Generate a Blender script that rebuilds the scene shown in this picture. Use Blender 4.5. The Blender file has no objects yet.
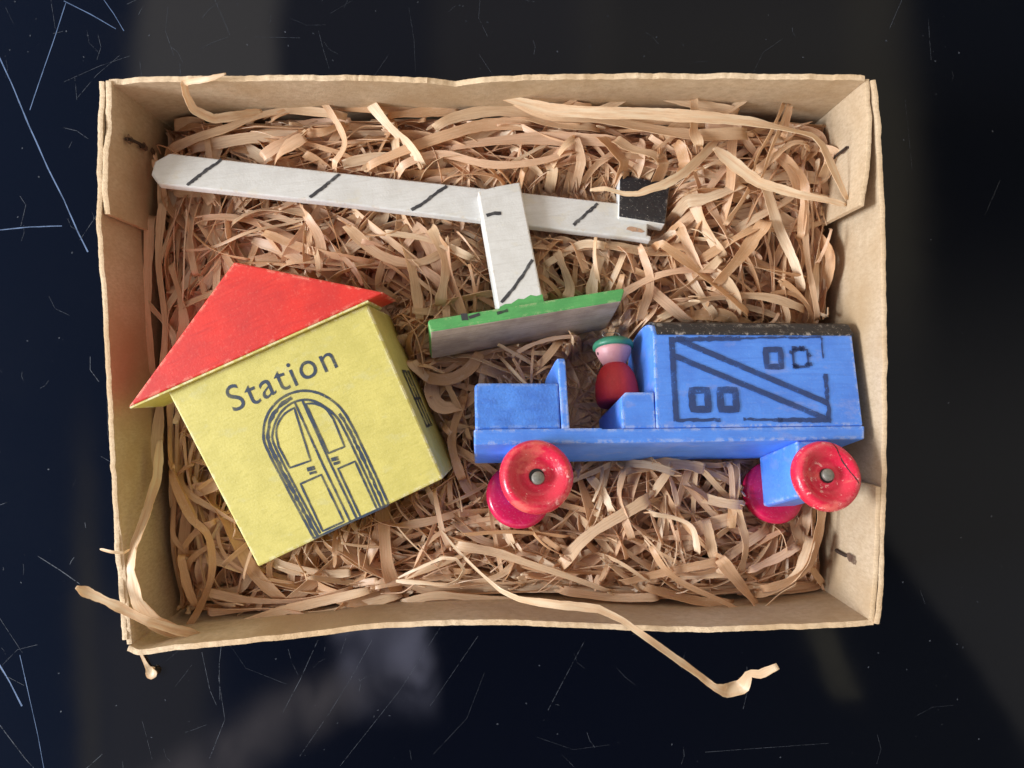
import bpy, math, random
import numpy as np
from mathutils import Vector, Matrix

random.seed(7)
rng = np.random.default_rng(11)
S = 0.001                       # everything below is measured in millimetres
scene = bpy.context.scene
COL = scene.collection
F_PX, ZC = 740.0, 163.2         # focal length in pixels, lens height above the table (mm)


def at(u, v, z):
    """Point (mm) at height z that a plan drawing of the box puts at (u, v)."""
    d = ZC - z
    return np.array([(u - 512) / F_PX * d, (384 - v) / F_PX * d, z])


# ------------------------------------------------------------------ materials
def new_mat(name):
    m = bpy.data.materials.new(name)
    m.use_nodes = True
    nt = m.node_tree
    nt.nodes.clear()
    out = nt.nodes.new('ShaderNodeOutputMaterial')
    return m, nt, out


def sock(nt, node, name, val):
    s = node.inputs[name]
    if hasattr(val, 'is_output') or isinstance(val, bpy.types.NodeSocket):
        nt.links.new(val, s)
    elif isinstance(val, (tuple, list)) and len(val) == 3 and s.type == 'RGBA':
        s.default_value = (*val, 1)
    else:
        s.default_value = val


def node(nt, typ, ins=None, **props):
    n = nt.nodes.new(typ)
    for k, v in props.items():
        setattr(n, k, v)
    for k, v in (ins or {}).items():
        sock(nt, n, k, v)
    return n


def math_(nt, op, a, b=0.0, c=None, clamp=False):
    n = nt.nodes.new('ShaderNodeMath')
    n.operation = op
    n.use_clamp = clamp
    sock(nt, n, 0, a)
    sock(nt, n, 1, b)
    if c is not None:
        sock(nt, n, 2, c)
    return n.outputs[0]


def smooth(nt, x, lo, hi, a=0.0, b=1.0):
    n = nt.nodes.new('ShaderNodeMapRange')
    n.interpolation_type = 'SMOOTHSTEP'
    sock(nt, n, 'Value', x)
    for k, v in (('From Min', lo), ('From Max', hi), ('To Min', a), ('To Max', b)):
        sock(nt, n, k, v)
    return n.outputs['Result']


def mix(nt, fac, a, b, mode='MIX'):
    n = nt.nodes.new('ShaderNodeMix')
    n.data_type = 'RGBA'
    n.blend_type = mode
    n.clamp_factor = True
    sock(nt, n, 0, fac)
    for i, v in ((6, a), (7, b)):
        if isinstance(v, (tuple, list)):
            n.inputs[i].default_value = (*v[:3], 1)
        else:
            nt.links.new(v, n.inputs[i])
    return n.outputs[2]


def noise(nt, vec, scale, detail=4, rough=0.6, dist=0.0):
    n = node(nt, 'ShaderNodeTexNoise', {'Scale': scale, 'Detail': detail, 'Roughness': rough, 'Distortion': dist})
    if vec is not None:
        nt.links.new(vec, n.inputs['Vector'])
    return n.outputs['Fac']


def stretched(nt, vec, sx, sy, sz, rz=0.0):
    n = node(nt, 'ShaderNodeMapping')
    n.inputs['Scale'].default_value = (sx, sy, sz)
    n.inputs['Rotation'].default_value = (0, 0, rz)
    nt.links.new(vec, n.inputs['Vector'])
    return n.outputs['Vector']


def edge_mask(nt, radius, lo, hi):
    bv = node(nt, 'ShaderNodeBevel', {'Radius': radius * S}, samples=4)
    ge = node(nt, 'ShaderNodeNewGeometry')
    d = node(nt, 'ShaderNodeVectorMath', operation='DOT_PRODUCT')
    nt.links.new(bv.outputs[0], d.inputs[0])
    nt.links.new(ge.outputs['Normal'], d.inputs[1])
    return smooth(nt, d.outputs['Value'], hi, lo)


def paint(name, base, dark, wear_col, rough=0.45, wear=0.5, grain=(400, 2500, 2500), bump=0.25, chip=0.0, edge=True, blot=None, cs=1500):
    """Old hand-brushed paint on wood: brush streaks, small chips, rubbed edges."""
    m, nt, out = new_mat(name)
    tc = node(nt, 'ShaderNodeTexCoord').outputs['Object']
    big = noise(nt, tc, 180, 4)
    fine = noise(nt, tc, 2600, 3)
    gr = noise(nt, stretched(nt, tc, *grain), 1.0, 4, 0.65)
    col = mix(nt, smooth(nt, big, 0.3, 0.75, 0, 0.75), base, dark)
    col = mix(nt, smooth(nt, gr, 0.46, 0.72, 0, 0.65), col, dark)
    if blot is not None:
        b2 = noise(nt, stretched(nt, tc, 1, 1.6, 1), 150, 6, 0.62)
        col = mix(nt, smooth(nt, b2, 0.56, 0.66, 0, 0.55), col, blot)
    chips = noise(nt, tc, cs, 6, 0.72)
    ch = smooth(nt, chips, 0.71 - chip, 0.75 - chip)
    if edge:
        e = edge_mask(nt, 1.2, 0.85, 0.992)
        en = math_(nt, 'MULTIPLY', e, smooth(nt, noise(nt, tc, 520, 6, 0.72), 0.67 - wear * 0.25, 0.75 - wear * 0.25))
        ch = math_(nt, 'MAXIMUM', ch, en)
    col = mix(nt, ch, col, wear_col)
    h = math_(nt, 'ADD', math_(nt, 'MULTIPLY', gr, 0.6), math_(nt, 'MULTIPLY', fine, 0.4))
    h = math_(nt, 'ADD', h, math_(nt, 'MULTIPLY', noise(nt, tc, 420, 3, .55), 0.5))
    col = mix(nt, smooth(nt, fine, 0.54, 0.70, 0, 0.2), col, dark)
    col = mix(nt, smooth(nt, fine, 0.44, 0.30, 0, 0.10), col, wear_col)
    h = math_(nt, 'SUBTRACT', h, math_(nt, 'MULTIPLY', ch, 0.5))
    bp = node(nt, 'ShaderNodeBump', {'Strength': bump, 'Distance': 0.25 * S, 'Height': h})
    r = math_(nt, 'ADD', math_(nt, 'MULTIPLY', big, 0.25), rough - 0.12)
    bs = node(nt, 'ShaderNodeBsdfPrincipled', {'Base Color': col, 'Roughness': r, 'Normal': bp.outputs[0]})
    nt.links.new(bs.outputs[0], out.inputs[0])
    return m


def ink(name, col, cover=0.5, scale=1700):
    """Rubber-stamp ink, broken where it has rubbed away."""
    m, nt, out = new_mat(name)
    tc = node(nt, 'ShaderNodeTexCoord').outputs['Object']
    n = noise(nt, tc, scale, 5, 0.7)
    n2 = noise(nt, tc, 260, 3)
    a = math_(nt, 'ADD', smooth(nt, n, 0.36 - cover * 0.2, 0.56 - cover * 0.2), smooth(nt, n2, 0.35, 0.7, -0.35, 0.2), clamp=True)
    bs = node(nt, 'ShaderNodeBsdfPrincipled', {'Base Color': col, 'Roughness': 0.6})
    tr = node(nt, 'ShaderNodeBsdfTransparent')
    mx = node(nt, 'ShaderNodeMixShader', {0: a})
    nt.links.new(tr.outputs[0], mx.inputs[1])
    nt.links.new(bs.outputs[0], mx.inputs[2])
    nt.links.new(mx.outputs[0], out.inputs[0])
    return m


def card_mat(name, light=1.0, fuzz=False):
    m, nt, out = new_mat(name)
    tc = node(nt, 'ShaderNodeTexCoord').outputs['Object']
    fib = noise(nt, stretched(nt, tc, 700, 2300, 900), 1.0, 5, 0.7)
    spk = noise(nt, tc, 2400, 3, 0.7)
    big = noise(nt, tc, 38, 5, 0.6)
    a = tuple(x * light for x in (0.56, 0.435, 0.30))
    b = tuple(x * light for x in (0.43, 0.32, 0.21))
    col = mix(nt, smooth(nt, fib, 0.3, 0.75), a, b)
    col = mix(nt, smooth(nt, big, 0.40, 0.68, 0, 0.8), col, tuple(x * light for x in (0.40, 0.27, 0.15)))
    col = mix(nt, smooth(nt, spk, 0.66, 0.76, 0, 0.55), col, (0.22, 0.14, 0.08))
    col = mix(nt, smooth(nt, spk, 0.36, 0.26, 0, 0.4), col, (0.72, 0.58, 0.40))
    h = math_(nt, 'ADD', fib, spk)
    bp = node(nt, 'ShaderNodeBump', {'Strength': 0.6 if fuzz else 0.3, 'Distance': 0.2 * S, 'Height': h})
    bs = node(nt, 'ShaderNodeBsdfPrincipled', {'Base Color': col, 'Roughness': 0.85, 'Normal': bp.outputs[0]})
    bs.inputs['Specular IOR Level'].default_value = 0.25
    nt.links.new(bs.outputs[0], out.inputs[0])
    return m


def straw_mat(name='wood_wool', pale=0.0):
    m, nt, out = new_mat(name)
    uv = node(nt, 'ShaderNodeTexCoord').outputs['UV']
    ge = node(nt, 'ShaderNodeNewGeometry')
    rnd = ge.outputs['Random Per Island']
    off = node(nt, 'ShaderNodeVectorMath', operation='ADD')
    cmb = node(nt, 'ShaderNodeCombineXYZ', {'X': math_(nt, 'MULTIPLY', rnd, 91.0), 'Y': math_(nt, 'MULTIPLY', rnd, 57.0)})
    nt.links.new(uv, off.inputs[0])
    nt.links.new(cmb.outputs[0], off.inputs[1])
    grain = noise(nt, stretched(nt, off.outputs[0], 3.6, 0.16, 1), 1.0, 4, 0.7)
    mott = noise(nt, stretched(nt, off.outputs[0], 1.2, 0.35, 1), 1.0, 3)
    cr = node(nt, 'ShaderNodeValToRGB', {'Fac': rnd})
    e = cr.color_ramp.elements
    e[0].position, e[0].color = 0.0, (0.72, 0.44, 0.23, 1)
    e[1].position, e[1].color = 1.0, (0.92, 0.77, 0.57, 1)
    for p, c in ((0.22, (0.82, 0.545, 0.32)), (0.42, (0.86, 0.61, 0.42)), (0.55, (0.88, 0.65, 0.42)), (0.70, (0.83, 0.61, 0.385)), (0.86, (0.90, 0.71, 0.49))):
        k = e.new(p)
        k.color = (*c, 1)
    col = mix(nt, smooth(nt, grain, 0.40, 0.70, 0, 0.5), cr.outputs[0], (0.58, 0.34, 0.165))
    col = mix(nt, smooth(nt, mott, 0.5, 0.8, 0, 0.35), col, (0.88, 0.72, 0.54))
    spk = noise(nt, stretched(nt, off.outputs[0], 4.5, 1.6, 1), 1.0, 3, 0.7)
    col = mix(nt, smooth(nt, spk, 0.56, 0.70, 0, 0.45), col, (0.90, 0.77, 0.60))
    if pale:
        edge = smooth(nt, noise(nt, stretched(nt, off.outputs[0], 1.5, .12, 1), 1.0, 3), .4, .65, 0.1, 1)
        col = mix(nt, math_(nt, 'MULTIPLY', edge, pale), col, (0.90, 0.78, 0.58))
    bp = node(nt, 'ShaderNodeBump', {'Strength': 0.35, 'Distance': 0.15 * S, 'Height': grain})
    bs = node(nt, 'ShaderNodeBsdfPrincipled', {'Base Color': col, 'Roughness': 0.42, 'Normal': bp.outputs[0]})
    bs.inputs['Specular IOR Level'].default_value = 0.55
    tl = node(nt, 'ShaderNodeBsdfTranslucent', {'Color': col})
    mx = node(nt, 'ShaderNodeMixShader', {0: 0.40})
    nt.links.new(bs.outputs[0], mx.inputs[1])
    nt.links.new(tl.outputs[0], mx.inputs[2])
    nt.links.new(mx.outputs[0], out.inputs[0])
    return m


def simple(name, col, rough, metal=0.0, nz=0.0, scale=1500):
    m, nt, out = new_mat(name)
    tc = node(nt, 'ShaderNodeTexCoord').outputs['Object']
    n = noise(nt, tc, scale, 4, 0.65)
    c = mix(nt, smooth(nt, n, 0.35, 0.7, 0, nz), col, tuple(x * 0.45 for x in col))
    bp = node(nt, 'ShaderNodeBump', {'Strength': 0.2, 'Distance': 0.1 * S, 'Height': n})
    bs = node(nt, 'ShaderNodeBsdfPrincipled', {'Base Color': c, 'Roughness': rough, 'Metallic': metal, 'Normal': bp.outputs[0]})
    nt.links.new(bs.outputs[0], out.inputs[0])
    return m


def table_mat():
    m, nt, out = new_mat('black_gloss')
    tc = node(nt, 'ShaderNodeTexCoord').outputs['Object']
    big = noise(nt, tc, 22, 4)
    fine = noise(nt, tc, 700, 4, 0.7)
    spec = noise(nt, tc, 1900, 2, 0.5)
    col = mix(nt, smooth(nt, spec, 0.775, 0.80, 0, 0.35), (0.0022, 0.0028, 0.0048), (0.20, 0.22, 0.26))
    r = math_(nt, 'ADD', smooth(nt, big, 0.3, 0.75, 0.02, 0.075), math_(nt, 'MULTIPLY', fine, 0.03))
    bs = node(nt, 'ShaderNodeBsdfPrincipled', {'Base Color': col, 'Roughness': r, 'IOR': 1.5})
    nt.links.new(bs.outputs[0], out.inputs[0])
    return m


WOODC = (0.50, 0.36, 0.22)
M = {
    'card': card_mat('cardboard'),
    'card_edge': card_mat('cardboard_cut_edge', 1.32, True),
    'yellow': paint('yellow_paint', (0.57, 0.495, 0.135), (0.44, 0.385, 0.09), (0.78, 0.73, 0.54), 0.55, 0.8, (500, 1700, 900), 0.32, 0.02, blot=(0.50, 0.46, 0.19)),
    'red': paint('red_paint', (0.63, 0.024, 0.013), (0.46, 0.013, 0.009), (0.78, 0.33, 0.22), 0.5, 0.75, (160, 1500, 1500), 0.22, -0.01, blot=(0.68, 0.05, 0.03)),
    'blue': paint('blue_paint', (0.095, 0.29, 0.90), (0.065, 0.20, 0.72), (0.50, 0.56, 0.74), 0.42, 0.8, (90, 1500, 1500), 0.32, 0.012, blot=(0.20, 0.30, 0.74)),
    'blue_pitted': paint('pitted_blue_paint', (0.085, 0.27, 0.84), (0.045, 0.15, 0.58), (0.34, 0.46, 0.74), 0.38, 0.8, (300, 700, 700), 0.9, 0.0, blot=(0.055, 0.18, 0.66)),
    'white': paint('white_paint', (0.70, 0.70, 0.685), (0.57, 0.56, 0.535), (0.56, 0.44, 0.28), 0.55, 0.45, (180, 1900, 1900), 0.4, -0.015, blot=(0.66, 0.62, 0.52)),
    'green': paint('green_paint', (0.095, 0.38, 0.11), (0.06, 0.28, 0.08), (0.42, 0.48, 0.26), 0.5, 0.6, (300, 1800, 1800), 0.3, 0.0),
    'black': paint('black_paint', (0.012, 0.012, 0.016), (0.022, 0.022, 0.028), (0.34, 0.31, 0.28), 0.5, 0.6, (700, 1700, 1700), 0.4, 0.10, cs=1900),
    'wood': paint('bare_wood', (0.52, 0.42, 0.33), (0.27, 0.20, 0.155), (0.16, 0.12, 0.095), 0.7, 0.3, (110, 2300, 2300), 0.5, 0.0),
    'wheel': paint('wheel_red', (0.68, 0.020, 0.062), (0.50, 0.010, 0.035), (0.80, 0.33, 0.32), 0.25, 0.9, (420, 420, 420), 0.4, 0.12, blot=(0.76, 0.17, 0.13), cs=520),
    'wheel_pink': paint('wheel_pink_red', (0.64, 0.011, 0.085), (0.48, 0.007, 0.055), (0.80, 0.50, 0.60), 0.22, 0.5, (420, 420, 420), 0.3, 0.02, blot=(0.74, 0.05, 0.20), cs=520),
    'flesh': paint('pink_paint', (0.66, 0.33, 0.34), (0.54, 0.24, 0.26), (0.80, 0.62, 0.50), 0.45, 0.3, (500, 500, 500), 0.2),
    'doll_red': paint('doll_red_paint', (0.56, 0.022, 0.03), (0.40, 0.014, 0.022), (0.66, 0.25, 0.16), 0.58, 0.3, (900, 300, 900), 0.3),
    'teal': paint('hat_green_paint', (0.045, 0.23, 0.135), (0.03, 0.16, 0.09), (0.40, 0.42, 0.3), 0.45, 0.3, (500, 500, 500), 0.2),
    'ink_blue': ink('blue_black_stamp_ink', (0.020, 0.034, 0.065), 0.6),
    'ink_navy': ink('navy_stamp_ink', (0.022, 0.050, 0.17), 0.5),
    'ink_worn': ink('rubbed_stamp_ink', (0.030, 0.034, 0.040), 0.25, 1300),
    'ink_pen': ink('grey_pen_ink', (0.035, 0.035, 0.042), 0.9),
    'nail': simple('nail_steel', (0.24, 0.23, 0.20), 0.5, 0.3, 0.6),
    'rust': simple('rusty_staple', (0.060, 0.036, 0.026), 0.7, 0.3, 0.6),
    'stain': ink('rust_stain', (0.12, 0.065, 0.045), 0.55, 900),
    'worn': ink('worn_bare_wood', (0.50, 0.30, 0.19), 0.5, 1100),
    'dark': simple('dark_gap', (0.010, 0.009, 0.009), 0.8),
    'straw': straw_mat(),
    'straw_pale': straw_mat('pale_shaving', .75),
    'table': table_mat(),
    'scratch_faint': ink('scratch_faint_grey', (0.045, 0.055, 0.075), 0.1, 900),
    'scratch': ink('scratch_blue_grey', (0.085, 0.145, 0.28), 0.75, 900),
}


# ------------------------------------------------------------------ mesh helpers
class MB:
    def __init__(self):
        self.v, self.f, self.m = [], [], []

    def add(self, vs, fs, mi=0):
        o = len(self.v)
        self.v += [tuple(float(c) for c in p) for p in vs]
        for q in fs:
            self.f.append(tuple(i + o for i in q))
            self.m.append(mi)
        return o

    def prism(self, poly, c0, c1, mi=0, caps=(None, None), shear=0.0, axis='c'):
        """poly in (a, b) counter-clockwise, extruded from c0 (back) to c1 (front)."""
        n = len(poly)

        def put(p, c):
            if axis == 'c':
                return (p[0] + shear * p[1], p[1], c)
            return (c + shear * p[0], p[0], p[1])       # axis 'a': poly is (b, c)
        vs = [put(p, c0) for p in poly] + [put(p, c1) for p in poly]
        o = self.add(vs, [(i, (i + 1) % n, n + (i + 1) % n, n + i) for i in range(n)], mi)
        self.f.append(tuple(o + i for i in reversed(range(n))))
        self.m.append(mi if caps[0] is None else caps[0])
        self.f.append(tuple(o + n + i for i in range(n)))
        self.m.append(mi if caps[1] is None else caps[1])

    def lathe(self, prof, seg=48, mi=0, axis='c', off=(0, 0, 0), wob=0.0):
        """prof: list of (radius, height) along the axis."""
        rings, vs, fs = [], [], []
        for r, h in prof:
            ring = []
            for k in range(seg if r > 1e-6 else 1):
                t = 2 * math.pi * k / seg
                rr = r * (1 + wob * math.sin(3 * t + h) + wob * 0.6 * math.sin(5 * t + 1))
                x, y = rr * math.cos(t), rr * math.sin(t)
                p = (x, y, h) if axis == 'c' else (y, h, x)
                ring.append(len(vs))
                vs.append((p[0] + off[0], p[1] + off[1], p[2] + off[2]))
            rings.append(ring)
        for A, B in zip(rings, rings[1:]):
            for k in range(seg):
                k2 = (k + 1) % seg
                if len(A) == 1 and len(B) == 1:
                    continue
                if len(A) == 1:
                    fs.append((A[0], B[k], B[k2]))
                elif len(B) == 1:
                    fs.append((A[k], B[0], A[k2]))
                else:
                    fs.append((A[k], B[k], B[k2], A[k2]))
        self.add(vs, fs, mi)

    def stroke(self, pts, w, c=0.05, closed=False, step=0.6, rough=0.12, zf=None):
        """Flat ink line along pts in the (a, b) plane at height c."""
        P = [np.array(p, float) for p in pts]
        if closed:
            P.append(P[0])
        Q = []
        for A, B in zip(P, P[1:]):
            n = max(1, int(np.linalg.norm(B - A) / step))
            Q += [A + (B - A) * i / n for i in range(n)]
        Q.append(P[-1])
        vs = []
        for i, q in enumerate(Q):
            t = Q[min(i + 1, len(Q) - 1)] - Q[max(i - 1, 0)]
            if closed and i in (0, len(Q) - 1):
                t = Q[1] - Q[-2]
            t = t / (np.linalg.norm(t) + 1e-9)
            nn = np.array([-t[1], t[0]])
            for sgn in (1, -1):
                p = q + nn * sgn * w / 2 * (1 + random.uniform(-rough, rough))
                vs.append((p[0], p[1], c if zf is None else zf(p) + c))
        self.add(vs, [(2 * i + 1, 2 * i + 3, 2 * i + 2, 2 * i) for i in range(len(Q) - 1)])

    def build(self, name, mats, parent=None, bevel=0.0, smooth_=False, segs=2):
        me = bpy.data.meshes.new(name)
        me.from_pydata([(x * S, y * S, z * S) for x, y, z in self.v], [], self.f)
        for mt in (mats if isinstance(mats, (list, tuple)) else [mats]):
            me.materials.append(mt)
        me.polygons.foreach_set('material_index', self.m)
        if smooth_:
            me.polygons.foreach_set('use_smooth', [True] * len(self.f))
        me.update()
        ob = bpy.data.objects.new(name, me)
        COL.objects.link(ob)
        if parent is not None:
            ob.parent = parent
        if bevel:
            b = ob.modifiers.new('edge', 'BEVEL')
            b.width = bevel * S
            b.segments = segs
            b.limit_method = 'ANGLE'
            b.angle_limit = math.radians(35)
            b.harden_normals = False
        return ob


def tag(o, label=None, cat=None, group=None, kind=None):
    for k, v in (('label', label), ('category', cat), ('group', group), ('kind', kind)):
        if v:
            o[k] = v
    return o


class Frame:
    def __init__(self, O, c, a):
        c = np.array(c, float)
        c /= np.linalg.norm(c)
        a = np.array(a, float)
        a = a - c * (a @ c)
        a /= np.linalg.norm(a)
        self.O, self.a, self.b, self.c = np.array(O, float), a, np.cross(c, a), c

    def local(self, P):
        q = P - self.O
        return np.stack([q @ self.a, q @ self.b, q @ self.c], -1)

    def world(self, L):
        return self.O + L[..., 0:1] * self.a + L[..., 1:2] * self.b + L[..., 2:3] * self.c

    def empty(self, name):
        e = bpy.data.objects.new(name, None)
        e.empty_display_size = 0.01
        COL.objects.link(e)
        R = Matrix((self.a, self.b, self.c)).transposed().to_4x4()
        e.matrix_world = Matrix.Translation(Vector(self.O * S)) @ R
        return e


TRUCK = Frame((-6.429, -10.321, 38.0), (.125, .286, .95), (.99, .01, -.11))
HOUSE = Frame((-44.69, -32.198, 33.0), (-.03, 0, 1), (.917, .396, .03))
SIGNAL = Frame((1.096, 14.799, 28.0), (.09, .31, .95), (.983, .18, -.15))

# ------------------------------------------------------------------ table
mb = MB()
mb.add([(-900, -900, 0), (900, -900, 0), (900, 900, 0), (-900, 900, 0)], [(0, 1, 2, 3)])
table = tag(mb.build('table_top', M['table']), kind='structure')


def scratch_lines():
    sb = MB()

    def line(pts, w):
        P = [at(u, v, 0)[:2] for u, v in pts]
        sb.stroke(P, w, 0.06, step=2.0, rough=0.3)
    hand = [
        ([(-5, 48), (12, 84), (30, 128), (48, 168), (64, 200), (78, 232), (88, 252)], 0.28),
        ([(66, 3), (52, 46), (38, 86), (30, 110)], 0.16), ([(64, 1), (90, 14), (116, 29)], 0.16),
        ([(104, 0), (114, 14), (124, 31)], 0.14), ([(0, 230), (30, 227), (62, 226)], 0.2),
        ([(-2, 662), (10, 682), (22, 706)], 0.30), ([(20, 655), (38, 735), (44, 768)], 0.12),
        ([(80, 240), (97, 215)], 0.13), ([(20, 196), (26, 205), (21, 226)], 0.14), ([(69, 148), (72, 142)], 0.14),
        ([(64, 82), (100, 66), (130, 56)], 0.10), ([(75, 78), (77, 100)], 0.12), ([(38, 556), (60, 570), (80, 584)], 0.2),
        ([(202, 652), (210, 690), (217, 706)], 0.14), ([(318, 640), (300, 680), (283, 712)], 0.15),
        ([(372, 640), (350, 680), (330, 712), (300, 756)], 0.10), ([(440, 628), (400, 690), (340, 766)], 0.10),
        ([(585, 640), (570, 668), (548, 710)], 0.16), ([(478, 636), (430, 706)], 0.10), ([(0, 725), (25, 758), (34, 768)], 0.2),
        ([(705, 752), (760, 748), (830, 743)], 0.10), ([(215, 0), (222, 16), (230, 35)], 0.14), ([(250, 37), (300, 38)], 0.08),
        ([(140, 62), (142, 78)], 0.12), ([(180, 64), (181, 80)], 0.10), ([(920, 590), (925, 604)], 0.10),
        ([(1000, 180), (985, 215)], 0.10), ([(905, 100), (912, 170)], 0.08), ([(928, 18), (931, 60)], 0.12),
    ]
    for i_, (p, w) in enumerate(hand):
        if i_ == 7:
            n_bold = len(sb.f)
        line(p, w if i_ < 7 else w * .7)
    r = random.Random(5)
    for _ in range(150):
        if r.random() < 0.65:
            u, v = r.uniform(-20, 420), r.uniform(-10, 790)
        else:
            u, v = r.uniform(0, 1030), r.choice([r.uniform(-10, 75), r.uniform(630, 790)])
        if 120 < u < 870 and 90 < v < 625:
            continue
        L = r.choice([5, 9, 14, 22, 40, 75]) * r.uniform(.6, 1.3)
        t = r.choice([r.gauss(-0.95, .3), r.gauss(1.2, .3), r.uniform(0, 3.14)])
        bend = r.uniform(-.35, .35)
        pts = [(u, v), (u + L / 2 * math.cos(t), v + L / 2 * math.sin(t)), (u + L * math.cos(t + bend), v + L * math.sin(t + bend))]
        line(pts, r.choice([.04, .05, .06, .08, .1]))
    # lint and dust flecks
    for _ in range(90):
        u, v = r.uniform(0, 1024), r.choice([r.uniform(0, 72), r.uniform(635, 768)])
        if r.random() < .35:
            u, v = r.choice([r.uniform(0, 90), r.uniform(895, 1024)]), r.uniform(0, 768)
        t = r.uniform(0, 3.14)
        line([(u, v), (u + 1.6 * math.cos(t), v + 1.6 * math.sin(t))], r.uniform(.12, .3))
    sb.m = [0] * n_bold + [1] * (len(sb.f) - n_bold)
    o = sb.build('scratches', [M['scratch'], M['scratch_faint']], table)
    o['kind'] = 'stuff'


scratch_lines()

# ------------------------------------------------------------------ cardboard box
RIM = 30.0
box = bpy.data.objects.new('cardboard_box', None)
COL.objects.link(box)
tag(box, 'shallow tan cardboard box without lid, holding wood shavings and painted wooden toys', 'box')


def resample(P, n):
    P = np.array(P, float)
    d = np.r_[0, np.cumsum(np.linalg.norm(np.diff(P, axis=0), axis=1))]
    t = np.linspace(0, d[-1], n)
    return np.stack([np.interp(t, d, P[:, k]) for k in range(P.shape[1])], -1)


def catmull(P, n):
    P = np.array(P, float)
    if len(P) < 3:
        return resample(P, n)
    E = np.vstack([2 * P[0] - P[1], P, 2 * P[-1] - P[-2]])
    out = []
    for i in range(len(P) - 1):
        p0, p1, p2, p3 = E[i:i + 4]
        for t in np.linspace(0, 1, 12, endpoint=False):
            out.append(.5 * (2 * p1 + (p2 - p0) * t + (2 * p0 - 5 * p1 + 4 * p2 - p3) * t * t + (3 * p1 - p0 - 3 * p2 + p3) * t ** 3))
    out.append(P[-1])
    return resample(out, n)


def wall(name, px, thick, seed, side, z0=0.4, notch=None, rag=0.35, end_cut=None, lean=0.0, top=RIM):
    """Card panel standing along the rim line px (plan points at rim height); side = +1 when the box inside lies to the left of the line."""
    P = np.array([at(u, v, RIM)[:2] for u, v in px])
    L = np.linalg.norm(np.diff(P, axis=0), axis=1).sum()
    n = int(L / 0.4) + 2
    P = catmull(P, n)
    T = np.gradient(P, axis=0)
    T /= np.linalg.norm(T, axis=1)[:, None]
    N = np.stack([-T[:, 1], T[:, 0]], -1) * side
    r = np.random.default_rng(seed)
    jag = np.convolve(r.normal(0, 1, n + 8), np.ones(3) / 3, 'same')[4:-4] * rag * 0.5
    wav = np.convolve(r.normal(0, 1, n + 60), np.ones(9) / 9, 'same')[30:-30] * rag * .35
    wav = wav + np.convolve(r.normal(0, 1, n + 60), np.ones(31) / 31, 'same')[30:-30] * rag * 3.4
    fz = np.convolve(r.normal(0, .13, n + 8), np.ones(9) / 9, 'valid')
    s = np.linspace(0, L, n)
    zt = top + wav
    for (c, w, d) in (notch or []):
        zt -= d * np.clip(1 - np.abs(s - c * L) / w, 0, 1)
    K = 7
    mbx = MB()
    vs, mats = [], []
    prof = [(0, k / K) for k in range(K + 1)] + [(0.5, 1.0)] + [(1, k / K) for k in reversed(range(K + 1))]
    for i in range(n):
        for (o, h) in prof:
            z = z0 + (zt[i] - z0) * h
            if end_cut is not None:                      # rounded free end of a flap
                z = max(z, z0 + end_cut * max(0, 1 - (L - s[i]) / end_cut) ** 2)
            oo = o * thick + (fz[i] if h > .95 else 0) + lean * h * (s[i] / L)
            zz = z + (0.12 if o == 0.5 else 0) 
            vs.append((*(P[i] + N[i] * oo), zz))
    m_ = len(prof)
    fs, mi = [], []
    for i in range(n - 1):
        for j in range(m_):
            j2 = (j + 1) % m_
            q = (i * m_ + j, (i + 1) * m_ + j, (i + 1) * m_ + j2, i * m_ + j2)
            fs.append(q if side < 0 else q[::-1])
            mi.append(1 if j in (K, K + 1) else 0)
    e0 = tuple(range(m_))
    e1 = tuple((n - 1) * m_ + j for j in range(m_))
    fs += [e0 if side > 0 else e0[::-1], e1[::-1] if side > 0 else e1]
    mi += [1, 1]
    mbx.add(vs, fs)
    mbx.m = mi
    ob = mbx.build(name, [M['card'], M['card_edge']], box, smooth_=False)
    ob.data.set_sharp_from_angle(angle=math.radians(30))
    return ob


wall('long_side', [(108, 79), (150, 76), (220, 76), (300, 76), (360, 75), (430, 77), (480, 77), (550, 74), (650, 73), (740, 73), (800, 74), (864, 76)], 1.0, 1, -1,
     notch=[(.46, 5, 1.5), (.86, 4, .5)])
wall('long_side', [(127, 651), (141, 655), (180, 650), (240, 644), (300, 638), (360, 630), (430, 626), (500, 625), (560, 627), (640, 631), (700, 632), (780, 630), (850, 627), (874, 625)], 1.0, 2, 1, rag=.22)
wall('short_side', [(100, 82), (98, 140), (97, 215), (102, 300), (108, 420), (112, 500), (117, 570), (122, 640)], 0.9, 3, 1, rag=.3)
wall('short_side', [(875, 80), (879, 110), (884, 185), (886, 260), (887, 380), (886, 500), (882, 600), (879, 624)], 0.9, 4, -1, rag=.25)
wall('corner_flap', [(107, 81), (105, 130), (103, 180), (104, 214)], 1.0, 5, 1, rag=.4, end_cut=3)
wall('corner_flap', [(869, 79), (872, 120), (869, 170), (864, 206)], 0.9, 6, -1, rag=.3, end_cut=6)
wall('corner_flap', [(126, 645), (122, 600), (118, 555), (114, 518)], 0.9, 7, -1, rag=.3, end_cut=3)
wall('corner_flap', [(874, 621), (878, 575), (880, 530), (881, 487)], 0.9, 8, 1, rag=.2, end_cut=2)
mb = MB()
quad = [at(u, v, RIM)[:2] for u, v in ((126, 648), (876, 622), (874, 82), (104, 82))]
mb.prism([tuple(p) for p in quad], 0.5, 1.3)
mb.build('base', M['card'], box)


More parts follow.
